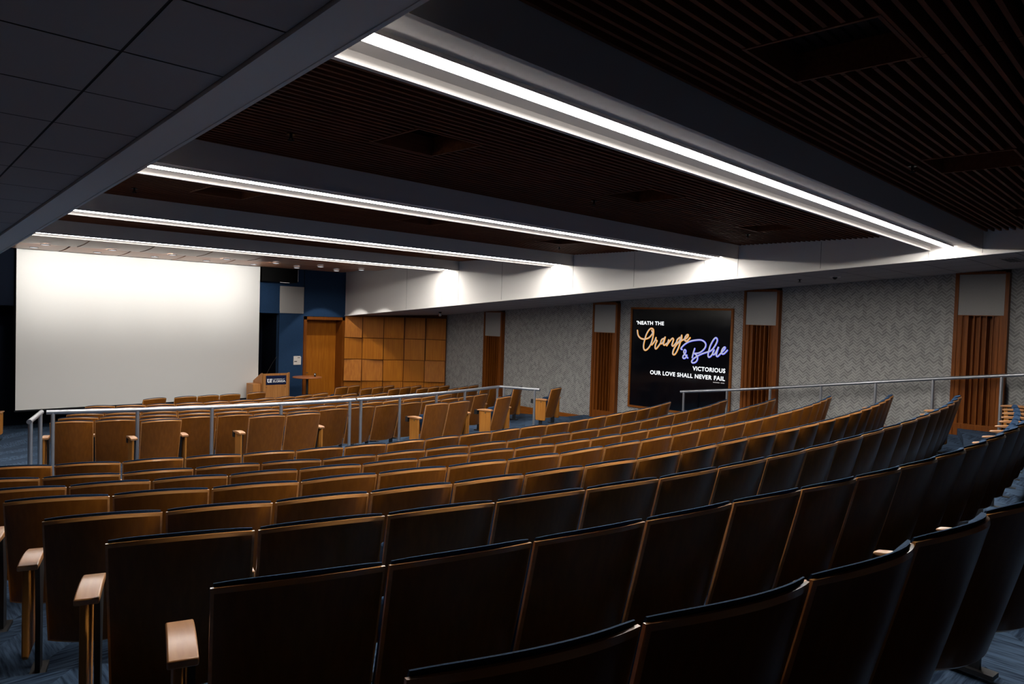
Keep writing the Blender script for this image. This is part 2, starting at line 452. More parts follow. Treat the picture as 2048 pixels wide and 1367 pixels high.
# ------------------------------------------------------------------ light beams and their linear lamps
ORD = ['nearest the camera', 'second from the camera', 'third from the camera', 'farthest from the camera']
for i in range(4):
    f = MB()
    def sec(y0, y1, z0, z1, mi=0):
        a, c = XM0, XM1; d = Y0[i][1]; o0 = Y0[i][0]; o1 = Y0[i][0] + d*(XM1-1.5)
        f.hexa([(a,o0+y0,z0),(c,o1+y0,z0),(c,o1+y1,z0),(a,o0+y1,z0),(a,o0+y0,z1),(c,o1+y0,z1),(c,o1+y1,z1),(a,o0+y1,z1)], mi)
    sec(0.0, 0.035, ZB, 1.56)             # near side board
    sec(0.635, 0.67, ZB, 1.56)            # far side board
    sec(0.035, 0.635, ZREC, ZREC+0.04)    # recessed underside
    struct(f.build('trim_%d' % (6+i), M['beam']))
    f = MB(); d = Y0[i][1]; o0 = Y0[i][0]; o1 = o0 + d*(XM1-1.5)
    a, c = XM0+0.01, XM1-0.03
    o1 = o0 + d*(c-1.5)
    y0, y1 = 0.34, 0.445
    f.hexa([(a,o0+y0,ZREC-0.0255),(c,o1+y0,ZREC-0.0255),(c,o1+y1,ZREC-0.0255),(a,o0+y1,ZREC-0.0255),
            (a,o0+y0,ZREC-0.023),(c,o1+y0,ZREC-0.023),(c,o1+y1,ZREC-0.023),(a,o0+y1,ZREC-0.023)])
    t = empty('linear_ceiling_light', (a, o0+0.39, ZREC), 0, 'long straight white LED strip in the ceiling beam, %s' % ORD[i], 'ceiling light', 'LED strips across the ceiling')
    o = f.build('diffuser', M['led'], t, fix=False); o.location = (-a, -(o0+0.39), -ZREC)
    f = MB()
    for q0, q1 in ((y0-0.004, y0), (y1, y1+0.004)):
        f.hexa([(a,o0+q0,ZREC-0.023),(c,o1+q0,ZREC-0.023),(c,o1+q1,ZREC-0.023),(a,o0+q1,ZREC-0.023),(a,o0+q0,ZREC),(c,o1+q0,ZREC),(c,o1+q1,ZREC),(a,o0+q1,ZREC)])
    o = f.build('housing', M['beam'], t); o.location = (-a, -(o0+0.39), -ZREC)

# ceiling vents in the slats
VN = ['left', 'middle', 'right']
for k, (vx, vy) in enumerate(VENTS):
    dr = Y0[k//3][1]
    t = empty('ceiling_vent', (vx, vy, ZC-0.004), math.atan(dr), 'square wood-framed vent, %s in the slatted ceiling bay %s' % (VN[k % 3], ['over the camera', 'beyond the first light strip', 'beyond the second light strip', 'beyond the third light strip'][k//3]), 'vent', 'vents in the slatted ceiling')
    f = MB(); s = VS; q = 0.018
    for x0, x1, y0, y1 in ((-s-q, -s, -s-q, s+q), (s, s+q, -s-q, s+q), (-s, s, -s-q, -s), (-s, s, s, s+q)):
        f.box(x0, x1, y0, y1, 0, 0.16)
    f.build('frame', M['slat'], t)
    f = MB(); f.box(-s, s, -s, s, 0.155, 0.165)
    for j in range(9):
        yq = -s + 0.04 + j*0.065
        f.box(-s+0.04, s-0.04, yq, yq+0.03, 0.145, 0.155)
    f.build('grille', M['bezel'], t)

# sprinkler heads
def sprinkler(x, y, z, label):
    t = empty('sprinkler_head', (x, y, z), 0, label, 'sprinkler', 'ceiling sprinklers')
    f = MB(); f.tube([(0,0,0.03),(0,0,-0.035)], 0.011, 10); f.build('stem', M['matblack'], t)
    f = MB(); f.tube([(0,0,-0.048),(0,0,-0.052)], 0.026, 14)
    f.tube([(0.012,0,-0.03),(0.014,0,-0.05)], 0.003, 6); f.tube([(-0.012,0,-0.03),(-0.014,0,-0.05)], 0.003, 6)
    f.build('deflector', M['matblack'], t)
    f = MB(); f.tube([(0,0,-0.001),(0,0,-0.006)], 0.035, 16); f.build('collar', M['bezel'], t)
for x, y, l in ((2.62,5.29,'small black sprinkler left of the big ceiling vent, second slatted bay'),
                (6.38,5.38,'small black sprinkler behind the middle vent of the second slatted bay'),
                (10.08,5.46,'small black sprinkler near the right end of the second slatted bay'),
                (2.61,9.16,'small black sprinkler at the left end of the third slatted bay'),
                (10.05,9.29,'small black sprinkler at the right end of the third slatted bay'),
                (9.96,13.09,'small black sprinkler at the right end of the farthest slatted bay'),
                (6.58,2.10,'small black sprinkler beside the vent in the bay over the camera')):
    sprinkler(x, y, ZC, l)
sprinkler(12.50, 5.74, soff_r(5.74), 'small sprinkler under the right soffit beside the round speaker')
t = empty('ceiling_sensor', (12.56, 5.15, soff_r(5.15)), 0, 'round dome sensor under the right tiled soffit', 'sensor')
f = MB(); f.tube([(0,0,0),(0,0,-0.012)], 0.09, 24); f.build('base_ring', M['gyp'], t)
f = MB(); f.tube([(0,0,-0.012),(0,0,-0.03),(0,0,-0.05)], [0.04,0.036,0.015], 16); f.build('dome', M['bezel'], t)
t = empty('soffit_spotlight', (12.73, 16.31, soff_r(16.31)), 0, 'small spotlight hanging under the right soffit near the wood panels', 'spotlight')
f = MB(); f.tube([(0,0,0),(0,0,-0.03)], 0.045, 16); f.build('mount', M['bezel'], t)
f = MB(); f.tube([(-0.02,-0.02,-0.03),(0.03,0.04,-0.10)], [0.03,0.04], 14); f.build('lamp_head', M['chrome'], t)
t = empty('soffit_vent', (12.36, 2.57, soff_r(2.57)), 0, 'flat slotted air vent in the right tiled soffit', 'vent')
f = MB(); f.box(-0.3,0.3,-0.09,0.09,-0.012,0.0); f.build('frame', M['tile'], t)
f = MB()
for j in range(4): f.box(-0.27,0.27,-0.07+j*0.04,-0.05+j*0.04,-0.016,-0.011)
f.build('louvre', M['grid'], t)

# curved wooden panels over the stage, two shingled rows, each with a recessed round lamp
NUM = ['first','second','third','fourth','fifth','sixth','seventh','eighth','ninth','tenth','eleventh','twelfth','thirteenth','fourteenth',
       'fifteenth','sixteenth','seventeenth','eighteenth','nineteenth','twentieth','twenty-first','twenty-second','twenty-third']
for row, (ya, yb, dy) in enumerate(((15.35, 17.02, 16.72), (17.02, 18.80, 18.12))):
    for k in range(7):
        x0 = 2.62 + 1.2*k + 0.020 - (0.06 if row == 0 else 0); x1 = x0 + 1.160
        if k == 0: x0 = 1.52
        t = empty('curved_ceiling_panel', ((x0+x1)/2, yb, 1.20), 0, 'curved wooden ceiling panel, %s from the left, %s row over the stage' % (NUM[k], 'camera-side' if row == 0 else 'screen-side'), 'ceiling panel', 'curved panels over the stage')
        hx = (x1-x0)/2
        f = MB()
        def prof(s, off=0.0):
            y = ya - yb + (yb-ya)*s
            return y, 0.24*(1-s)**2.4 + off
        f.grid(1, 14, lambda u, v: (-hx+2*hx*u, prof(v)[0], prof(v)[1]))
        f.grid(1, 14, lambda u, v: (-hx+2*hx*u, prof(v)[0], prof(v, 0.02)[1]))
        for sx in (-hx, hx):
            f.grid(1, 14, lambda u, v: (sx, prof(v)[0], prof(v, 0.02*u)[1]), smooth=False)
        f.add([(-hx,0,0),(hx,0,0),(hx,0,0.02),(-hx,0,0.02)], [(0,1,2,3)])
        f.build('panel', M['cloud'], t)
        cx = 3.22 + 1.2*k - (0.06 if row == 0 else 0)
        s = (dy-ya)/(yb-ya); zz = 1.20 + 0.24*(1-s)**2.4
        d = empty('recessed_downlight', (cx, dy, zz-0.026), 0, 'round recessed lamp in the %s curved panel, %s row over the stage' % (NUM[k], 'camera-side' if row == 0 else 'screen-side'), 'downlight', 'round lamps over the stage')
        f = MB()
        f.grid(24, 1, lambda u, v: ((0.085+0.012*v)*math.cos(2*math.pi*u), (0.085+0.012*v)*math.sin(2*math.pi*u), -0.006+0.004*v))
        f.grid(24, 1, lambda u, v: (0.085*math.cos(2*math.pi*u), 0.085*math.sin(2*math.pi*u), -0.006+0.012*v))
        f.build('trim_ring', M['bezel'], d)
        f = MB(); f.grid(24, 6, lambda u, v: (0.083*math.sin(v*math.pi/2)*math.cos(2*math.pi*u), 0.083*math.sin(v*math.pi/2)*math.sin(2*math.pi*u), 0.004-0.020*math.cos(v*math.pi/2))); f.build('lens', M['lampdisc'], d)
# the two lamps' own light: wash on the screen and a pair aimed at the lectern side
def spot(x, y, z, aim, power, size, blend, rad=0.06, col=(1, 0.97, 0.92)):
    L = bpy.data.lights.new('downlight_beam', 'SPOT'); L.energy = power; L.spot_size = math.radians(size); L.spot_blend = blend
    L.shadow_soft_size = rad; L.color = col
    o = bpy.data.objects.new('downlight_beam', L); COL.objects.link(o); o.location = (x, y, z+OZ)
    o.rotation_euler = (Vector(aim) - Vector((x, y, z))).to_track_quat('-Z', 'Y').to_euler()
for k in range(5):
    cx = 3.22 + 1.2*k
    spot(cx, 18.12, 1.14, (cx, 18.95, -0.3), SPOT_SCREEN*0.12, 160, 1.0, 0.12)
    spot(cx-0.06, 16.72, 1.16, (cx, 19.0, 0.72), SPOT_SCREEN, 74, 1.0, 0.10)
spot(10.42, 18.12, 1.13, (10.75, 18.75, -2.8), SPOT_SIDE, 81, 0.15, 0.03)
spot(10.36, 16.72, 1.14, (10.75, 17.6, -2.8), SPOT_SIDE, 83, 0.15, 0.03)

# ------------------------------------------------------------------ measured plan of the seats (top corners of the backs) and the lettering strokes
SEATS = json.loads('''{"A":{"z":-0.655,"p":[[0.748,1.032],[1.283,0.894],[1.849,0.774],[2.441,0.712],[3.036,0.654],[3.631,0.596],[4.226,0.538]]},
"B":{"z":-0.8,"p":[[0.791,2.049],[1.298,1.892],[1.842,1.773],[2.398,1.681],[2.962,1.612],[3.489,1.536],[4.018,1.475],[4.553,1.43],[5.101,1.399],[5.652,1.391],[6.217,1.396],[6.796,1.414],[7.376,1.443],[7.935,1.484],[8.493,1.534],[9.05,1.596],[9.606,1.668],[10.161,1.751],[10.714,1.845],[11.266,1.951],[11.815,2.07],[12.361,2.202]]},
"C":{"z":-0.897,"p":[[0.756,2.979],[1.276,2.801],[1.813,2.664],[2.363,2.539],[2.927,2.444],[3.481,2.362],[4.049,2.315],[4.645,2.295],[5.234,2.289],[5.804,2.296],[6.369,2.317],[6.931,2.349],[7.49,2.381],[8.059,2.426],[8.634,2.482],[9.223,2.553],[9.803,2.634],[10.376,2.728],[10.943,2.833],[11.504,2.951]]},
"D":{"z":-1.036,"p":[[0.74,3.975],[1.246,3.811],[1.759,3.653],[2.285,3.531],[2.822,3.427],[3.363,3.342],[3.904,3.283],[4.447,3.225],[5.022,3.213],[5.61,3.232],[6.197,3.257],[6.761,3.261],[7.321,3.289],[7.87,3.329],[8.43,3.38],[8.991,3.443],[9.56,3.521],[10.115,3.609],[10.667,3.709],[11.218,3.823],[11.76,3.949],[12.302,4.092]]},
"E":{"z":-1.158,"p":[[0.737,4.997],[1.264,4.812],[1.798,4.636],[2.343,4.485],[2.904,4.389],[3.465,4.283],[4.028,4.21],[4.597,4.148],[5.209,4.155],[5.776,4.157],[6.348,4.176],[6.944,4.219],[7.474,4.217],[8.011,4.262],[8.563,4.319],[9.131,4.395],[9.688,4.476],[10.229,4.567],[10.768,4.672],[11.309,4.791],[11.844,4.925],[12.381,5.077]]},
"F":{"z":-1.289,"p":[[0.733,5.944],[1.245,5.796],[1.757,5.648],[2.272,5.501],[2.795,5.38],[3.317,5.262],[3.857,5.187],[4.395,5.123],[4.934,5.061],[5.475,5.014],[6.042,5.015],[6.611,5.03],[7.179,5.07],[7.706,5.098],[8.297,5.178],[8.882,5.252],[9.503,5.371],[10.105,5.506],[10.637,5.62],[11.141,5.708],[11.729,5.859],[12.266,5.992]]},
"G":{"z":-1.412,"p":[[0.722,6.966],[1.265,6.775],[1.808,6.584],[2.358,6.454],[2.911,6.334],[3.447,6.17],[4.004,6.082],[4.579,6.034],[5.12,5.967],[5.665,5.939],[6.229,5.947],[6.791,5.956],[7.355,5.975],[7.915,6.036],[8.468,6.11],[9.043,6.21],[9.626,6.319],[10.196,6.421],[10.738,6.522],[11.274,6.666],[11.842,6.846],[12.371,6.996]]},
"H":{"z":-1.511,"p":[[1.015,7.961],[1.547,7.769],[2.079,7.577],[2.627,7.463],[3.157,7.309],[3.695,7.193],[4.243,7.112],[4.758,7.025],[5.3,7.007],[5.835,6.996],[6.394,7.003],[6.966,7.045],[7.497,7.048],[8.009,7.071],[8.54,7.15],[9.07,7.223],[9.606,7.315],[10.134,7.398],[10.68,7.523],[11.242,7.681],[11.836,7.878]]},
"I":{"z":-1.665,"p":[[2.284,11.751],[2.811,11.583],[3.352,11.436],[3.888,11.315],[4.432,11.217],[4.98,11.141],[5.536,11.089],[6.098,11.061],[6.663,11.057],[7.23,11.079],[7.797,11.125],[8.362,11.196],[8.914,11.291],[9.461,11.409],[10.004,11.551],[10.538,11.716]]},
"K":{"z":-1.74,"p":[[2.569,12.647],[3.096,12.479],[3.631,12.336],[4.18,12.216],[4.736,12.121],[5.289,12.054],[5.849,12.012],[6.405,11.996],[6.968,12.007],[7.529,12.043],[8.084,12.106],[8.637,12.195],[9.191,12.311],[9.736,12.452],[10.27,12.617]]},
"L":{"z":-1.817,"p":[[2.882,13.607],[3.414,13.438],[3.957,13.296],[4.505,13.181],[5.056,13.096],[5.612,13.038],[6.168,13.009],[6.728,13.008],[7.295,13.037],[7.852,13.093],[8.405,13.179],[8.954,13.292],[9.495,13.433],[10.029,13.601]]},
"M":{"z":-1.964,"p":[[3.479,15.371],[4.002,15.207],[4.544,15.072],[5.098,14.971],[5.657,14.903],[6.205,14.871],[6.762,14.873],[7.327,14.909],[7.889,14.98],[8.443,15.086],[8.989,15.225],[9.518,15.396]]},
"N":{"z":-2.039,"p":[[3.787,16.329],[4.31,16.166],[4.855,16.035],[5.41,15.943],[5.97,15.889],[6.529,15.874],[7.094,15.899],[7.657,15.963],[8.212,16.065],[8.75,16.204],[9.283,16.381]]},
"Q":{"z":-1.89,"p":[[3.263,14.492],[3.799,14.328],[4.342,14.194],[4.893,14.091],[5.448,14.018],[6.006,13.977],[6.566,13.967],[7.126,13.989],[7.683,14.041],[8.237,14.125],[8.785,14.24],[9.325,14.385],[9.857,14.56]]},
"J1":{"z":-1.545,"p":[[3.071,10.363],[3.596,10.315]]},
"J2":{"z":-1.545,"p":[[4.424,10.057],[4.971,9.998],[5.535,9.98]]},
"J3":{"z":-1.545,"p":[[7.551,10.004],[8.074,10.008],[8.637,10.078]]},
"J4":{"z":-1.545,"p":[[9.369,10.151],[9.906,10.295]]},
"J5":{"z":-1.545,"p":[[11.684,10.892],[12.185,11.03]]},
"O1":{"z":-2.04,"p":[[5.076,16.991],[5.621,17.114]]},
"O3":{"z":-2.04,"p":[[7.497,17.156],[8.013,17.215]]},
"R1":{"z":-2.04,"p":[[10.091,17.429],[10.567,17.564],[11.043,17.7]]},
"R2":{"z":-2.04,"p":[[10.471,16.77],[10.945,16.929],[11.42,17.088],[11.895,17.248]]},
"R3":{"z":-1.964,"p":[[10.698,15.783],[11.173,15.941],[11.647,16.098],[12.121,16.255]]},
"R4":{"z":-1.89,"p":[[11.009,14.973],[11.481,15.107],[11.953,15.24],[12.425,15.374]]},
"R5":{"z":-1.817,"p":[[11.265,14.005],[11.766,14.194],[12.267,14.384],[12.768,14.573]]},
"R6":{"z":-1.74,"p":[[11.496,13.061],[11.982,13.245],[12.469,13.429]]},
"R7":{"z":-1.665,"p":[[11.942,12.357],[12.428,12.541]]},
"O2":{"z":-2.04,"p":[[5.761,17.074],[6.28,17.082],[6.799,17.09],[7.318,17.098]]}}''')
ORANGE=[[[9.862,-0.174],[9.833,-0.223],[9.863,-0.274],[9.934,-0.342],[10.025,-0.375],[10.091,-0.381],[10.177,-0.359],[10.246,-0.292],[10.27,-0.183]],[[9.865,-0.124],[9.822,-0.146],[9.81,-0.222],[9.831,-0.36],[9.872,-0.485],[9.941,-0.588],[10.014,-0.638],[10.066,-0.61],[10.077,-0.525],[10.052,-0.401],[10.011,-0.275],[9.95,-0.173],[9.888,-0.125],[9.837,-0.132]],[[9.843,-0.503],[9.791,-0.443],[9.752,-0.38],[9.736,-0.334]],[[9.749,-0.357],[9.743,-0.387],[9.705,-0.405],[9.73,-0.455],[9.75,-0.525],[9.748,-0.578],[9.72,-0.588],[9.668,-0.536],[9.616,-0.465]],[[9.523,-0.344],[9.576,-0.373],[9.6,-0.427],[9.589,-0.464],[9.554,-0.447],[9.512,-0.377],[9.485,-0.301],[9.507,-0.392],[9.526,-0.469],[9.498,-0.494],[9.446,-0.458]],[[9.388,-0.372],[9.412,-0.433],[9.435,-0.502]],[[9.435,-0.502],[9.385,-0.432],[9.327,-0.362],[9.284,-0.33],[9.261,-0.359],[9.28,-0.427],[9.295,-0.48],[9.267,-0.505],[9.217,-0.462],[9.167,-0.4]],[[9.094,-0.304],[9.152,-0.347],[9.172,-0.4],[9.149,-0.429],[9.107,-0.39],[9.067,-0.314],[9.049,-0.254]],[[9.049,-0.254],[9.05,-0.328],[9.08,-0.418],[9.118,-0.532],[9.174,-0.646],[9.224,-0.697],[9.264,-0.681],[9.254,-0.606],[9.206,-0.514],[9.14,-0.436],[9.064,-0.381],[8.989,-0.344]],[[8.989,-0.344],[8.931,-0.316],[8.89,-0.277],[8.883,-0.237],[8.917,-0.242],[8.957,-0.295],[8.963,-0.354],[8.919,-0.378],[8.87,-0.343],[8.83,-0.301]]]
BLUE=[[[9.023,-0.569],[9.052,-0.558],[9.032,-0.52],[8.964,-0.455],[8.867,-0.396],[8.757,-0.36],[8.605,-0.337],[8.523,-0.344],[8.453,-0.383],[8.426,-0.442],[8.447,-0.509],[8.512,-0.578],[8.592,-0.625],[8.702,-0.643]],[[8.7,-0.534],[8.724,-0.614],[8.754,-0.738]],[[8.702,-0.643],[8.645,-0.677],[8.619,-0.724],[8.627,-0.785],[8.673,-0.836],[8.735,-0.852],[8.764,-0.83],[8.745,-0.786],[8.684,-0.734],[8.617,-0.693],[8.509,-0.639],[8.369,-0.589]],[[8.369,-0.589],[8.303,-0.564],[8.245,-0.511],[8.183,-0.418],[8.151,-0.334],[8.169,-0.281],[8.209,-0.283],[8.259,-0.345],[8.315,-0.454],[8.344,-0.557],[8.361,-0.654],[8.344,-0.701],[8.304,-0.687],[8.26,-0.636],[8.218,-0.539]],[[8.218,-0.539],[8.248,-0.6],[8.233,-0.641],[8.194,-0.621],[8.151,-0.547],[8.115,-0.468],[8.149,-0.583],[8.159,-0.654],[8.132,-0.676],[8.081,-0.632],[8.031,-0.576]],[[8.031,-0.576],[7.981,-0.526],[7.954,-0.478],[7.978,-0.467],[8.015,-0.505],[8.038,-0.565],[8.023,-0.611],[7.984,-0.609],[7.941,-0.571],[7.904,-0.531]],[[8.869,-0.751],[8.925,-0.693],[8.966,-0.652],[8.975,-0.603],[8.951,-0.571],[8.922,-0.6],[8.94,-0.657],[8.984,-0.709],[8.993,-0.752],[8.957,-0.768],[8.915,-0.741],[8.893,-0.691]]]

# ------------------------------------------------------------------ projection screen and stage-side pieces
t = empty('projection_screen', (5.835, 19.03, -2.365), 0, 'large white projection screen hanging in front of the stage recess', 'screen')
f = MB(); f.box(-2.775, 2.775, -0.006, 0.006, 0, 3.565); f.build('screen_surface', M['screen'], t)
f = MB(); f.box(-2.80, 2.80, -0.02, 0.02, -0.035, 0.0); f.build('bottom_bar', M['bezel'], t)
f = MB(); f.box(-2.79, 2.79, -0.05, 0.16, 3.565, 3.66); f.build('roller_case', M['bezel'], t)

t = empty('ceiling_monitor', (9.16, 19.10, 0.82), 0, 'glossy black box hanging beside the top right corner of the screen', 'monitor')
f = MB(); f.box(-0.50, 0.545, -0.10, 0.10, 0.0, 0.46); bevel(f.build('housing', M['matblack'], t), 0.012)
f = MB(); f.box(-0.44, 0.49, -0.105, -0.10, 0.05, 0.42); f.build('front_glass', M['matblack'], t)
f = MB(); f.box(0.548, 0.560, -0.104, -0.02, 0.04, 0.44); f.box(0.02, 0.30, -0.104, -0.07, -0.014, -0.002); f.build('edge_highlight', M['chrome'], t)  # chrome strips added as the highlights along the box's edges
f = MB(); f.box(-0.25, 0.25, -0.02, 0.05, 0.46, 0.60); f.build('hanger', M['bezel'], t)

t = empty('wall_speaker_panel', (9.66, YF, -0.04), 0, 'square grey cloth speaker panel on the blue wall above the sign', 'speaker')
f = MB(); f.box(-0.365, 0.365, -0.03, 0.0, 0.0, 0.765); bevel(f.build('cloth_face', M['grille'], t), 0.004)
t = empty('wall_plate', (9.865, YF, -1.515), 0, 'small white plate with two dark marks on the blue wall by the door', 'wall plate')
f = MB(); f.prism([(-0.115,0),(0.115,0),(0.115,0.22),(0.09,0.25),(-0.115,0.25)], -0.018, 0.0, 'y'); f.build('face', M['plate'], t)
f = MB(); f.box(0.005, 0.08, -0.020, -0.017, 0.195, 0.213); f.build('mark', M['dark'], t)
f = MB(); f.box(-0.095, -0.01, -0.020, -0.017, 0.085, 0.108); f.build('mark', M['dark'], t)

# door
f = MB()
fw = 0.085
f.box(10.05, 10.05+fw, YF-0.03, YF+0.42, -2.87, -0.12); f.box(11.385-fw, 11.385, YF-0.03, YF+0.42, -2.87, -0.12); f.box(10.05, 11.385, YF-0.03, YF+0.42, -0.12-fw, -0.12)
d = f.build('door_1', M['cherry']); struct(d)
f = MB(); f.box(10.05+fw, 11.385-fw, YF+0.36, YF+0.40, -2.87, -0.12-fw)
lf = f.build('door_leaf', M['door'], d)
f = MB(); f.tube([(10.25, YF+0.36, -1.78), (10.25, YF+0.30, -1.78)], 0.012, 10); f.tube([(10.25, YF+0.30, -1.78), (10.37, YF+0.30, -1.78)], 0.010, 10); f.tube([(10.25, YF+0.36, -1.78), (10.25, YF+0.35, -1.78)], 0.03, 16)
f.build('door_handle', M['chrome'], lf)
# recess sides of the door opening
f = MB(); f.box(10.04, 10.05, YF, YF+0.15, -2.87, -0.11); f.build('jamb', M['cherry'], d)

# diagonal wall of tilted wooden squares
A = Vector((11.40, 19.25)); B = Vector((XR, 17.48)); U = (B - A).normalized(); Nn = Vector((U.y, -U.x))     # Nn faces the room
Lw = (B - A).length
f = MB()
def dw(u, n, z): p = A + U*u + Nn*n; return (p.x, p.y, z)
f.hexa([dw(0,-0.03,-2.9),dw(Lw,-0.03,-2.9),dw(Lw,-0.10,-2.9),dw(0,-0.10,-2.9),dw(0,-0.03,1.0),dw(Lw,-0.03,1.0),dw(Lw,-0.10,1.0),dw(0,-0.10,1.0)])
struct(f.build('wall_diagonal', M['cherry']))
us = [0.0, 0.53, 1.165, 1.78, 2.42, 3.055]; zs = [-0.055, -0.715, -1.365, -2.02, -2.67]
CN = ['first','second','third','fourth','fifth']; rn = ['top row','second row','third row','bottom row']
# how far each corner stands out (left-bottom, right-bottom, right-top, left-top), in centimetres
random.seed(11)
tilt = {(0,0):(7,7,2,2),(0,1):(7,1,1,7),(0,2):(9,9,3,3),(0,3):(2,2,2,2),(1,0):(3,3,3,3),(1,1):(2,8,8,2),(1,2):(5,5,1,1),(1,3):(1,4,4,1),
        (2,0):(1,6,8,2),(2,1):(7,2,2,7),(2,2):(6,2,2,6),(2,3):(2,3,3,2),(3,0):(2,8,8,2),(3,1):(1,8,7,1),(3,2):(4,4,4,4),(3,3):(2,2,2,2),
        (4,0):(1,6,6,1),(4,1):(3,5,5,3),(4,2):(8,8,2,2),(4,3):(2,2,2,2)}
for ci in range(5):
    for ri in range(4):
        gp = 0.026 if (ci >= 3 and ri < 2) else 0.010; u0, u1 = us[ci]+gp, us[ci+1]-0.010; z1, z0 = zs[ri]-0.008, zs[ri+1]+0.008
        a, b, c, e = [q*0.020 for q in tilt[(ci, ri)]]
        cx = A + U*((u0+u1)/2)
        t = empty('acoustic_panel', (cx.x, cx.y, z0), 0, 'tilted square wooden wall panel, %s column from the door, %s' % (CN[ci], rn[ri]), 'wall panel', 'tilted wooden squares beside the stage door')
        f = MB()
        def q(u, n, z): p = dw(u, n, z); return (p[0]-cx.x, p[1]-cx.y, p[2]-z0)
        f.hexa([q(u0,a,z0),q(u1,b,z0),q(u1,-0.028,z0),q(u0,-0.028,z0),q(u0,e,z1),q(u1,c,z1),q(u1,-0.028,z1),q(u0,-0.028,z1)])
        o = f.build('face', M['panelw'], t)

# ------------------------------------------------------------------ right wall: columns, display, skirting
def column(yc, zs_, lab, top):
    t = empty('wooden_diffuser_column', (XR, yc, floor_z(XR, yc) if yc > 8 else soff_r(yc)-3.0), 0, lab, 'wall column', 'wooden columns on the right wall')
    base = t.location.z - OZ
    H = 0.385
    zb = {0: -2.75, 1: -2.45, 2: -2.20, 3: -1.75}[lab_i] 
    zbot = {0: -2.45, 1: -2.2, 2: -1.85, 3: -1.535}[lab_i]
    zt = soff_r(yc + H) - 0.0
    f = MB()
    def bx(y0, y1, x0, x1, z0, z1): f.box(-x1, -x0, y0, y1, z0-base, z1-base)
    bx(-H, -H+0.055, 0, 0.125, zb, zt); bx(H-0.055, H, 0, 0.125, zb, zt)
    bx(-H+0.055, H-0.055, 0, 0.115, zs_+0.68, zt+0.02)          # header
    bx(-H+0.055, H-0.055, 0, 0.11, zb, zbot)                     # plinth
    f.build('frame', M['cherry'], t)
    f = MB()
    ww = [0.06, 0.082, 0.082, 0.082, 0.082, 0.082, 0.082, 0.06]; dep = [0.105, 0.060, -0.12, -0.01, -0.01, -0.12, 0.060, 0.105]
    y = H-0.055; fin = 0.012
    tot = sum(ww); k = (2*H-0.11)/tot
    for i, (wq, dq) in enumerate(zip(ww, dep)):
        y0 = y - wq*k
        bx(y0, y, -0.145, dq, zbot, zs_)
        if 0 < i: bx(y-fin/2, y+fin/2, -0.14, 0.105, zbot, zs_)
        y = y0
    bx(-H+0.055, H-0.055, 0, 0.107, zs_-0.012, zs_)
    bx(-H+0.055, H-0.055, 0, 0.107, zbot, zbot+0.012)
    f.build('slotted_panel', M['cherry'], t)
    f = MB(); bx(-H+0.058, H-0.058, 0.0, 0.112, zs_, zs_+0.675); bx(-H+0.058, H-0.058, -0.1, 0.0, zs_, zs_+0.675); f.build('speaker_cloth', M['grille'], t)
for lab_i, (yc, z_, lab) in enumerate(((15.27, -0.51, 'tall slotted wooden wall column next to the tilted wood panels'),
                            (11.19, -0.262, 'tall slotted wooden wall column just left of the wall display'),
                            (7.13, 0.03, 'tall slotted wooden wall column just right of the wall display'),
                            (3.27, 0.298, 'tall slotted wooden wall column at the right edge of the picture'))):
    column(yc, z_, lab, 0)
# skirting along the right wall, following the floor
f = MB()
yy = [YB + 0.25*k for k in range(int((17.5-YB)/0.25)+1)]
def skz(y):
    if y > 11.0: return -2.40
    dx = XR - C1[0]; r = math.hypot(dx, C1[1]-y)
    if r < 18.5: return -2.22
    return max(-1.60 - 0.1375*(y-3.7), -2.24)
prev = None
for a, b2 in zip(yy[:-1], yy[1:]):
    z0, z1 = skz(a), skz(b2)
    if a >= 8: z0 = z1 = -2.22 if a < 9.9 else -2.40
    f.hexa([(XR-0.025,a,-3),(XR,a,-3),(XR,b2,-3),(XR-0.025,b2,-3),(XR-0.025,a,z0),(XR,a,z0),(XR,b2,z1),(XR-0.025,b2,z1)])
struct(f.build('baseboard_right', M['cherryh']))
f = MB(); f.box(XL, 2.2, YF-0.025, YF, -2.9, -2.45); struct(f.build('baseboard_front', M['cherry']))

# wall display with its lit words
DX = XR
t = empty('wall_display', (DX, 9.125, -2.0), 0, 'large black wall display in a wooden frame showing lit song words', 'display')
def rel(o): o.location = (-DX, -9.125, 2.0); return o
f = MB()
y0, y1, z0, z1 = 7.79, 10.465, -2.005, 0.362; q = 0.045
for a, b2, c, e in ((y0, y0+q, z0, z1), (y1-q, y1, z0, z1), (y0+q, y1-q, z0, z0+q), (y0+q, y1-q, z1-q, z1)):
    f.box(DX-0.05, DX, a, b2, c, e)
rel(f.build('frame', M['cherryh'], t))
f = MB(); f.box(DX-0.022, DX, y0+q, y1-q, z0+q, z1-q); gl = rel(f.build('screen_glass', M['glass'], t))
def smooth_path(P, n=6):
    out = []
    for i in range(len(P)-1):
        p0 = P[max(i-1,0)]; p1 = P[i]; p2 = P[i+1]; p3 = P[min(i+2,len(P)-1)]
        for k in range(n):
            s = k/n
            out.append([0.5*((2*p1[j]) + (-p0[j]+p2[j])*s + (2*p0[j]-5*p1[j]+4*p2[j]-p3[j])*s*s + (-p0[j]+3*p1[j]-3*p2[j]+p3[j])*s**3) for j in (0,1)])
    out.append(P[-1]); return out
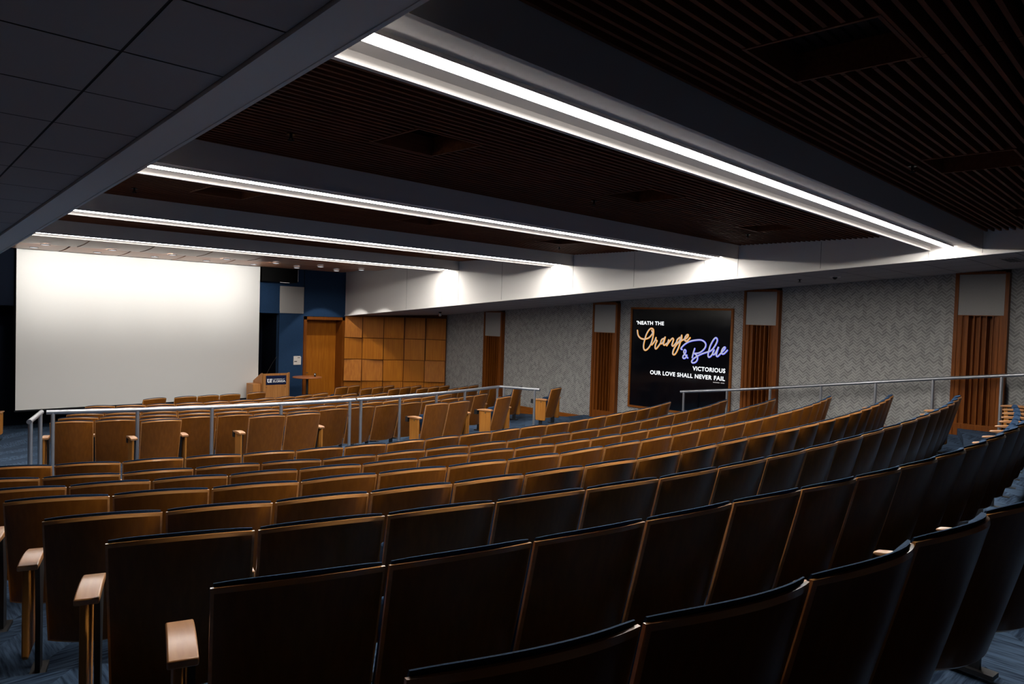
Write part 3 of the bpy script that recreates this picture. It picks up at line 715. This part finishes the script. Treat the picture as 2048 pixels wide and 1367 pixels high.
def strokes(name, S, m, wd, x, dy=0.0, dz=0.0):
    f = MB()
    for st in S:
        P = [Vector(q) for q in smooth_path(st)]
        L, R = [], []
        for i, p in enumerate(P):
            d = (P[min(i+1,len(P)-1)] - P[max(i-1,0)])
            d = d.normalized() if d.length > 1e-9 else Vector((1,0))
            n = Vector((-d.y, d.x))*wd/2
            L.append(p+n); R.append(p-n)
        vs = [(x, a.x+dy, a.y+dz) for a in L] + [(x, a.x+dy, a.y+dz) for a in R]; k = len(P)
        f.add(vs, [(i, i+1, k+i+1, k+i) for i in range(k-1)])
        for e in (P[0], P[-1]):
            f.add([(x, e.x+dy+wd/2*math.cos(2*math.pi*j/12), e.y+dz+wd/2*math.sin(2*math.pi*j/12)) for j in range(12)], [tuple(range(12))])
    o = f.build(name, m, gl, fix=False); return o
XG = DX - 0.0235
strokes('orange_script_outline', ORANGE, M['t_orange'], 0.040, XG)
strokes('orange_script', ORANGE, M['t_grey'], 0.020, XG-0.001, 0.010, 0.002)
strokes('blue_script_outline', BLUE, M['t_blue'], 0.040, XG)
strokes('blue_script', BLUE, M['t_greyb'], 0.026, XG-0.001, 0.007, 0.002)

def text_mesh(body, bold=0.0, spacing=1.0):
    cu = bpy.data.curves.new('lettering', 'FONT'); cu.body = body; cu.size = 1; cu.offset = bold; cu.space_character = spacing
    cu.resolution_u = 4
    ob = bpy.data.objects.new('lettering', cu); COL.objects.link(ob)
    dg = bpy.context.evaluated_depsgraph_get(); me = bpy.data.meshes.new_from_object(ob.evaluated_get(dg))
    bpy.data.objects.remove(ob)
    xs = [v.co.x for v in me.vertices]; ys = [v.co.y for v in me.vertices]
    return me, min(xs), max(xs), min(ys), max(ys)
def wall_text(body, yl, yr, zb, zt, m, parent, x, bold=0.025, spacing=1.08):
    """reads from larger y (left in view) to smaller y"""
    me, a, b2, c, e = text_mesh(body, bold, spacing)
    for v in me.vertices:
        u = (v.co.x-a)/(b2-a); w_ = (v.co.y-c)/(e-c)
        v.co = (x, yl + (yr-yl)*u, zb + (zt-zb)*w_)
    me.materials.append(m); o = put('lettering', me, parent); return o
wall_text("'NEATH THE", 10.30, 9.535, -0.042, 0.046, M['t_white'], gl, XG, 0.022, 1.1)
wall_text("VICTORIOUS", 8.735, 7.935, -1.020, -0.925, M['t_white'], gl, XG, 0.022, 1.1)
wall_text("OUR LOVE SHALL NEVER FAIL", 9.865, 7.935, -1.190, -1.095, M['t_white'], gl, XG, 0.022, 1.1)
f = MB(); y = 8.215
random.seed(5)
for k in range(13):
    wq = random.choice((0.010, 0.014, 0.018)); 
    if k != 7: f.add([(XG, y, -1.247), (XG, y-wq, -1.247), (XG, y-wq, -1.229), (XG, y, -1.229)], [(0,1,2,3)])
    y -= wq + 0.006
f.build('tiny_credit_line', M['t_grey'], gl, fix=False)

# ------------------------------------------------------------------ lectern, round table
t = empty('lectern', (8.83, 18.40, -2.87), 0, 'wooden lectern with a navy sign on its front, right of the screen', 'lectern')
f = MB(); f.box(-0.38, 0.38, 0.0, 0.025, 0.06, 1.20); f.build('front_panel', M['podw'], t)
for s in (-1, 1):
    f = MB(); f.prism([(0.0,0.06),(0.55,0.06),(0.55,0.98),(0.06,1.215),(0.0,1.215)], s*0.38-0.0125, s*0.38+0.0125, 'x'); f.build('side_panel', M['podw'], t)
f = MB(); f.prism([(0.04,1.165),(0.55,0.93),(0.55,0.96),(0.04,1.195)], -0.37, 0.37, 'x'); f.build('desk_top', M['podw'], t)
f = MB(); f.box(-0.37, 0.37, 0.03, 0.52, 0.0, 0.06); f.build('plinth', M['black'], t)
f = MB(); f.box(-0.62, -0.40, 0.05, 0.45, 0.05, 0.93); bevel(f.build('side_cabinet', M['podw'], t), 0.006)
f = MB(); f.tube([(-0.2,0.2,1.12),(-0.16,0.16,1.25),(-0.05,0.10,1.50),(0.0,0.06,1.60)], [0.006,0.005,0.004,0.004], 8)
f.tube([(0.0,0.06,1.60),(0.015,0.04,1.64)], 0.009, 8); f.build('gooseneck_microphone', M['black'], t)
for s in (-1, 1):
    f = MB(); f.tube([(s*0.27,0.0,0.83),(s*0.27,-0.004,0.83)], 0.010, 10); f.build('screw', M['dark'], t)
f = MB(); f.box(-0.285, 0.29, -0.012, 0.0, 0.90, 1.145); sg = f.build('sign', M['signblue'], t)
def front_text(body, xl, xr, zb, zt, parent, bold=0.0, spacing=1.0, y=-0.0135, serif=False, slant=0.0):
    me, a, b2, c, e = text_mesh(body, bold, spacing)
    for v in me.vertices:
        u = (v.co.x-a)/(b2-a); w_ = (v.co.y-c)/(e-c)
        v.co = (xl + (xr-xl)*u + slant*w_, y, zb + (zt-zb)*w_)
    me.materials.append(M['white']); return put('lettering', me, parent)
# block serif letters U F drawn as outlines
f = MB()
def slab(polys, x0, z0, s, y=-0.0135):
    for P in polys: f.add([(x0+a*s, y, z0+b2*s) for a, b2 in P], [tuple(range(len(P)))])
s_ = 0.105
slab([[(0,1),(0.52,1),(0.52,0.86),(0,0.86)], [(0.1,0.86),(0.40,0.86),(0.40,0.3),(0.1,0.3)], [(0.66,1),(0.92,1),(0.92,0.86),(0.66,0.86)],
      [(0.68,0.86),(0.92,0.86),(0.92,0.3),(0.68,0.3)], [(0.1,0.3),(0.40,0.3),(0.44,0.2),(0.60,0.2),(0.64,0.3),(0.92,0.3),(0.84,0.07),(0.66,0),(0.36,0),(0.18,0.07)]], -0.262, 0.955, s_)
slab([[(0.86,1),(1.45,1),(1.45,0.68),(1.32,0.68),(1.26,0.86),(0.86,0.86)], [(0.98,0.86),(1.2,0.86),(1.2,0.14),(0.98,0.14)], [(0.9,0.14),(1.28,0.14),(1.28,0),(0.9,0)],
      [(1.2,0.58),(1.34,0.58),(1.34,0.40),(1.2,0.40)]], -0.262, 0.955, s_)
f.build('monogram', M['white'], sg, fix=False)
front_text('UNIVERSITY', -0.086, 0.175, 1.031, 1.058, sg, 0.01, 1.1)
front_text('of', 0.185, 0.225, 1.029, 1.062, sg, 0.0, 1.0, slant=0.012)
front_text('FLORIDA', -0.088, 0.262, 0.958, 1.018, sg, 0.03, 1.05)
f = MB()                                  # serifs of the large word
for x in (-0.088, -0.042, 0.055, 0.105, 0.155, 0.19, 0.262):
    f.add([(x-0.010,-0.0136,0.958),(x+0.016,-0.0136,0.958),(x+0.016,-0.0136,0.966),(x-0.010,-0.0136,0.966)], [(0,1,2,3)])
f.build('serifs', M['white'], sg, fix=False)

t = empty('round_table', (9.72, 18.35, -2.87), 0, 'round wooden pedestal table right of the lectern', 'table')
f = MB(); f.tube([(0,0,1.055),(0,0,1.085)], 0.40, 40); bevel(f.build('table_top', M['tabletop'], t), 0.008)
f = MB(); f.tube([(0,0,0.03),(0,0,1.055)], 0.035, 16); f.tube([(0,0,1.03),(0,0,1.055)], 0.16, 20); f.build('pedestal', M['black'], t)
f = MB(); f.tube([(0,0,0),(0,0,0.02),(0,0,0.04)], [0.27,0.27,0.06], 28); f.build('base', M['black'], t)
t = empty('drinking_glass', (9.93, 18.30, -2.87+1.085), 0, 'small clear glass standing on the round table', 'glass')
f = MB(); f.grid(16, 1, lambda u, v: ((0.026+0.006*v)*math.cos(2*math.pi*u), (0.026+0.006*v)*math.sin(2*math.pi*u), 0.09*v)); f.tube([(0,0,0),(0,0,0.006)], 0.026, 16)
f.build('bowl', M['chrome'], t)

# ------------------------------------------------------------------ handrails
def rail(name_label, top, posts, close=(), r=0.030, group=None):
    """top = polyline of the rail's centre; posts = (x, y, floor, top z)"""
    x0, y0, z0 = top[0][0], top[0][1], min(p[2] for p in posts)
    t = empty('handrail', (x0, y0, z0), 0, name_label, 'handrail', group)
    f = MB(); f.tube([(p[0]-x0, p[1]-y0, p[2]-z0) for p in top], r, 14)
    f.build('rail', M['steel'], t)
    for x, y, zb, zt in posts:
        f = MB(); f.tube([(x-x0,y-y0,zb-z0),(x-x0,y-y0,zt-z0)], 0.026, 12); f.tube([(x-x0,y-y0,zb-z0),(x-x0,y-y0,zb-z0+0.012)], 0.045, 16)
        f.build('post', M['steel'], t)
# tops measured at 0.90 m over the cross aisle
ZT = -1.475; ZF = -2.375
K = 1.475/1.5
TP = [(2.26,11.71),(3.30,11.40),(4.30,11.06),(5.37,11.00),(6.57,10.94),(7.67,10.97),(8.61,11.01),(9.49,11.14),(10.74,11.56),(11.13,10.66)]
TP = [(a*K, b2*K) for a, b2 in TP]
# smooth arc fitted through the posts
def onarc(x): return C2[1] - math.sqrt(max(0, 13.215**2 - (x - C2[0])**2))
p = [(x, onarc(x), ZT) for x in (2.20, 3.3, 4.4, 5.5, 6.60)]
rail('long silver handrail behind the front seats, left length beside the aisle', p,
     [(2.27, onarc(2.27), ZF, ZT), (3.26, onarc(3.26), ZF, ZT), (4.24, onarc(4.24), ZF, ZT), (5.28, onarc(5.28), ZF, ZT), (6.50, onarc(6.5), ZF, ZT)])
p = [(x, onarc(x), ZT) for x in (6.63, 7.6, 8.6, 9.6, 10.55)] + [(10.58, onarc(10.58)-0.02, ZT), (10.90, 10.50, ZT)]
rail('long silver handrail behind the front seats, right length turning a corner', p,
     [(6.72, onarc(6.72), ZF, ZT), (7.56, onarc(7.56), ZF, ZT), (8.48, onarc(8.48), ZF, ZT), (9.32, onarc(9.32), ZF, ZT), (10.50, onarc(10.50), ZF, ZT), (10.60, onarc(10.5)-0.10, ZF, ZT), (10.85, 10.60, ZF, ZT)])
rail('short silver handrail beside the left aisle steps', [(1.83, 10.48, -1.455), (2.13, 11.40, -1.46)],
     [(1.86, 10.58, -2.375, -1.46), (2.10, 11.31, -2.375, -1.46)])
# ramp rail by the right wall
XRAIL = 13.62
RT = [(8.82,-1.487),(7.72,-1.35),(6.78,-1.22),(5.77,-1.075),(4.80,-0.935),(3.88,-0.80),(2.90,-0.67),(1.5,-0.48)]
def aisle_floor(y):
    r = math.hypot(XRAIL-C1[0], C1[1]-y); z = -2.375
    for R_, Z_ in zip(R1S, Z1S):
        if r <= R_ + 0.10: z = Z_
        else: break
    return z if r > R1S[-1]-0.85 else -2.375
rail('silver handrail climbing along the right wall past the display', [(XRAIL, y, z) for y, z in RT],
     [(XRAIL, y, aisle_floor(y), z) for y, z in ((8.74,-1.477),(7.70,-1.347),(6.76,-1.217),(5.75,-1.072),(4.78,-0.932),(3.86,-0.798),(2.88,-0.667))])

# ------------------------------------------------------------------ the seats
BW, SAG, ARCH, REC = 0.544, 0.068, 0.025, 0.245
def back_y(z): return (SEATH - z)*REC + 0.02*((SEATH - z)/0.55)**2*0.5
def back_mesh():
    """plywood shell: bowed across its width, top edge slightly arched, leaning back, with a chamfered pale edge band"""
    f = MB(); nu, nv = 12, 5; th = 0.020; ch = 0.010; ct = 0.015
    zb = 0.185
    def P(u, v, off, ins=0.0):
        s = 2*u-1; x = s*(BW/2 - ins)*(1 - 0.03*(1-v))
        zt = SEATH + ARCH*(1-s*s); z0 = zb - 0.012*(1-s*s)
        z = z0 + ins + (zt - z0 - ins*2 - (ct-ch if ins else 0))*v
        return (x, back_y(z) + SAG*(s*s-1) + off, z)
    f.grid(nu, nv, lambda u, v: P(u, v, 0.0, ch), 0)
    f.grid(nu, nv, lambda u, v: P(u, v, th), 0)
    mix = lambda a, b, t: tuple(a[i] + (b[i]-a[i])*t for i in range(3))
    for vv in (1, 0):
        f.grid(nu, 1, lambda u, v: mix(P(u, vv, 0, ch), P(u, vv, ch*0.9), v), 1, False)
        f.grid(nu, 1, lambda u, v: mix(P(u, vv, ch*0.9), P(u, vv, th), v), 1, False)
    for uu in (0, 1):
        f.grid(1, nv, lambda u, v: mix(P(uu, v, 0, ch), P(uu, v, ch*0.9), u), 1, False)
        f.grid(1, nv, lambda u, v: mix(P(uu, v, ch*0.9), P(uu, v, th), u), 1, False)
    return f
def cushion_mesh():
    f = MB(); nu, nv = 10, 7; th0 = 0.0205
    zb = 0.36; W2 = BW/2 - 0.009
    def P(u, v, k):
        s = 2*u-1
        zt = SEATH + ARCH*(1-s*s) + 0.014; z = zb + (zt-zb)*v
        round_v = min(1.0, 6*(1-v)) ** 0.5 if v > 0.83 else 1.0
        round_u = min(1.0, 0.35 + 4*(1-abs(s))) if abs(s) > 0.8 else 1.0
        dep = 0.006 + 0.052*min(round_v, 1)*round_u
        rz = -0.003*(abs(s)**8)*(v > 0.9)
        return (s*W2, back_y(z) + SAG*(s*s-1) + th0 + dep*k, z + rz)
    f.grid(nu, nv, lambda u, v: P(u, v, 0.0)); f.grid(nu, nv, lambda u, v: P(u, v, 1.0))
    f.grid(nu, 1, lambda u, v: P(u, 1, v)); f.grid(nu, 1, lambda u, v: P(u, 0, v))
    f.grid(1, nv, lambda u, v: P(0, v, u)); f.grid(1, nv, lambda u, v: P(1, v, u))
    return f
def seat_mesh():
    """tipped-up seat cushion standing between the arms"""
    f = MB(); pts = []
    a0 = math.radians(76)
    hx, hy = 0.15, 0.335                       # hinge y, z
    L_, T_ = 0.30, 0.08
    def Q(l, t_): return (hx + l*math.cos(a0) + t_*math.sin(a0)*-1 + 0.06, hy + l*math.sin(a0) + t_*math.cos(a0))
    out = [Q(0,0), Q(L_-0.04,0)] + [Q(L_-0.04+0.04*math.sin(q), T_/2 - T_/2*math.cos(q)) for q in (0.5,1.0,1.57,2.1,2.6,3.14)] + [Q(0,T_)]
    w2 = 0.214
    f.prism(out, -w2, w2, 'x', 0, True)
    return f
def arm_mesh(w_, ya):
    """wooden cap, rounded in front, slightly hollowed on top"""
    f = MB(); n = 8
    def top(y): return 0.617 - 0.012*((y-0.20)/0.15)**2
    ys = [ya + (0.395-ya)*k/n for k in range(n+1)]
    pts = [(y, top(y)) for y in ys] + [(0.400, 0.587), (0.385, 0.581)] + [(ya+0.005, 0.581)]
    f.prism(pts, -w_/2, w_/2, 'x', 0, True)
    return f
def leg_mesh():
    f = MB()
    f.prism([(0.20,0.02),(0.28,0.02),(0.28,0.30),(0.32,0.581),(0.165,0.581),(0.20,0.30)], -0.011, 0.011, 'x')
    f.box(-0.035, 0.035, 0.14, 0.34, 0.0, 0.02)
    return f
def end_mesh():
    f = MB()
    f.prism([(0.095,0.15),(0.115,0.13),(0.325,0.13),(0.345,0.15),(0.355,0.581),(0.095,0.581)], -0.013, 0.013, 'x')
    return f
def hinge_mesh():
    f = MB(); f.box(-0.03, 0.03, 0.398, 0.470, 0.500, 0.590); return f

def proto(fn, name, mats, bv=0.0):
    o = fn.build(name, mats); COL.objects.unlink(o)
    if bv: bevel(o, bv, 2, 35)
    return o
P_back = proto(back_mesh(), 'back_panel', [M['backwood'], M['edge']])
P_back.data.set_sharp_from_angle(angle=math.radians(20))
P_cush = proto(cushion_mesh(), 'back_cushion', M['navy'])
P_seat = proto(seat_mesh(), 'seat_cushion', M['navy'], 0.012)
P_arm = proto(arm_mesh(0.046, 0.150), 'armrest', M['arm'], 0.008)
P_armw = proto(arm_mesh(0.086, 0.070), 'armrest', M['arm'], 0.010)
P_leg = proto(leg_mesh(), 'support_leg', M['black'])
P_end = proto(end_mesh(), 'end_panel', M['endw'], 0.006)
P_lock = proto((lambda f: (f.box(-0.0145, -0.0125, 0.20, 0.222, 0.535, 0.557), f)[1])(MB()), 'lock_plate', M['dark'])
P_hinge = proto(hinge_mesh(), 'tablet_hinge', M['black'])

def seat(x, y, z, yaw, wdt, label, group, left_end=False, right_end=False):
    t = empty('auditorium_seat', (x, y, z), yaw, label, 'seat', group)
    sx = wdt/0.56
    def part(src, lx=0.0, scale=1.0, parent=t):
        c = src.copy(); COL.objects.link(c); c.parent = parent; c.location = (lx, 0, 0); c.scale = (scale, 1, 1)
        return c
    part(P_back, 0, sx); part(P_cush, 0, sx); part(P_seat, 0, sx)
    h = wdt/2
    def side(sgn, end):
        if end:
            lx = sgn*(h + 0.058)
            e = part(P_end, lx + sgn*0.012); part(P_lock, 0.0, float(-sgn) if sgn > 0 else 1.0, e); part(P_armw, lx); part(P_leg, lx - sgn*0.028); (part(P_hinge, lx) if group == GJ else None)
        else:
            part(P_arm, sgn*h); part(P_leg, sgn*h)
    side(-1, left_end)
    if right_end: side(1, True)
    return t

GJ = 'spaced-out seats on the cross aisle before the handrail'
G_REAR = 'seats of the rear block'; G_FRONT = 'seats of the front block beyond the handrail'; G_SIDE = 'seats of the right-hand section beyond the aisle'
def run(key, lab, group, z_floor=None, ends=(True, True), start=0):
    s = SEATS[key]; P = s['p']; n = len(P)-1
    for i in range(n):
        (xa, ya), (xb, yb) = P[i], P[i+1]
        wdt = math.hypot(xb-xa, yb-ya); yaw = math.atan2(yb-ya, xb-xa)
        zf = z_floor if z_floor is not None else s['z'] - SEATH
        seat((xa+xb)/2, (ya+yb)/2, zf, yaw, wdt, lab(i+start, n), group, ends[0] and i == 0, ends[1] and i == n-1)
REAR = 'ABCDEFGH'; RW = ['row nearest the camera', 'second row from the camera', 'third row from the camera', 'fourth row from the camera', 'fifth row from the camera',
                         'sixth row from the camera', 'seventh row from the camera', 'eighth row from the camera']
for k, rwn in zip(REAR, RW):
    run(k, lambda i, n, rwn=rwn: 'wood-backed navy auditorium seat, %s from the left aisle, %s' % (NUM[i], rwn), G_REAR, ends=(True, k != 'A'))
FR = ['I', 'K', 'L', 'Q', 'M', 'N']; FW = ['first row beyond the handrail', 'second row beyond the handrail', 'third row beyond the handrail', 'fourth row beyond the handrail', 'fifth row beyond the handrail', 'sixth row beyond the handrail']
for k, rwn in zip(FR, FW):
    run(k, lambda i, n, rwn=rwn: 'wood-backed navy auditorium seat, %s from the left, %s' % (NUM[i], rwn), G_FRONT)
run('O1', lambda i, n: 'wood-backed seat standing alone at the left of the frontmost row', G_FRONT)
run('O2', lambda i, n: 'wood-backed seat, %s of the group of three in the frontmost row' % ['left', 'middle', 'right'][i], G_FRONT, ends=(False, True))
run('O3', lambda i, n: 'wood-backed seat standing alone in the frontmost row before the lectern', G_FRONT, ends=(False, True))
GJ = 'spaced-out seats on the cross aisle before the handrail'
run('J1', lambda i, n: 'lone wood-backed seat before the handrail, leftmost on the cross aisle', GJ)
run('J2', lambda i, n: '%s wood-backed seat of the left pair before the handrail' % ['left', 'right'][i], GJ)
run('J3', lambda i, n: '%s wood-backed seat of the right pair before the handrail' % ['left', 'right'][i], GJ)
run('J4', lambda i, n: 'lone wood-backed seat before the handrail, just left of its corner', GJ)
run('J5', lambda i, n: 'lone wood-backed seat right of the handrail end, nearest the right wall', GJ)
RR = ['R1', 'R2', 'R3', 'R4', 'R5', 'R6', 'R7']; WW = ['frontmost row', 'second row from the stage', 'third row from the stage', 'fourth row from the stage', 'fifth row from the stage', 'sixth row from the stage', 'seventh row from the stage']
for k, rwn in zip(RR, WW):
    run(k, lambda i, n, rwn=rwn: 'wood-backed seat, %s from the aisle, right-hand section, %s' % (NUM[i], rwn), G_SIDE)
# one seat of the left-hand section shows at the edge of the picture
seat(2.27, 18.05, -2.87, -0.33, 0.56, 'wood-backed seat of the left-hand section at the left picture edge', 'seats of the left-hand section', False, True)
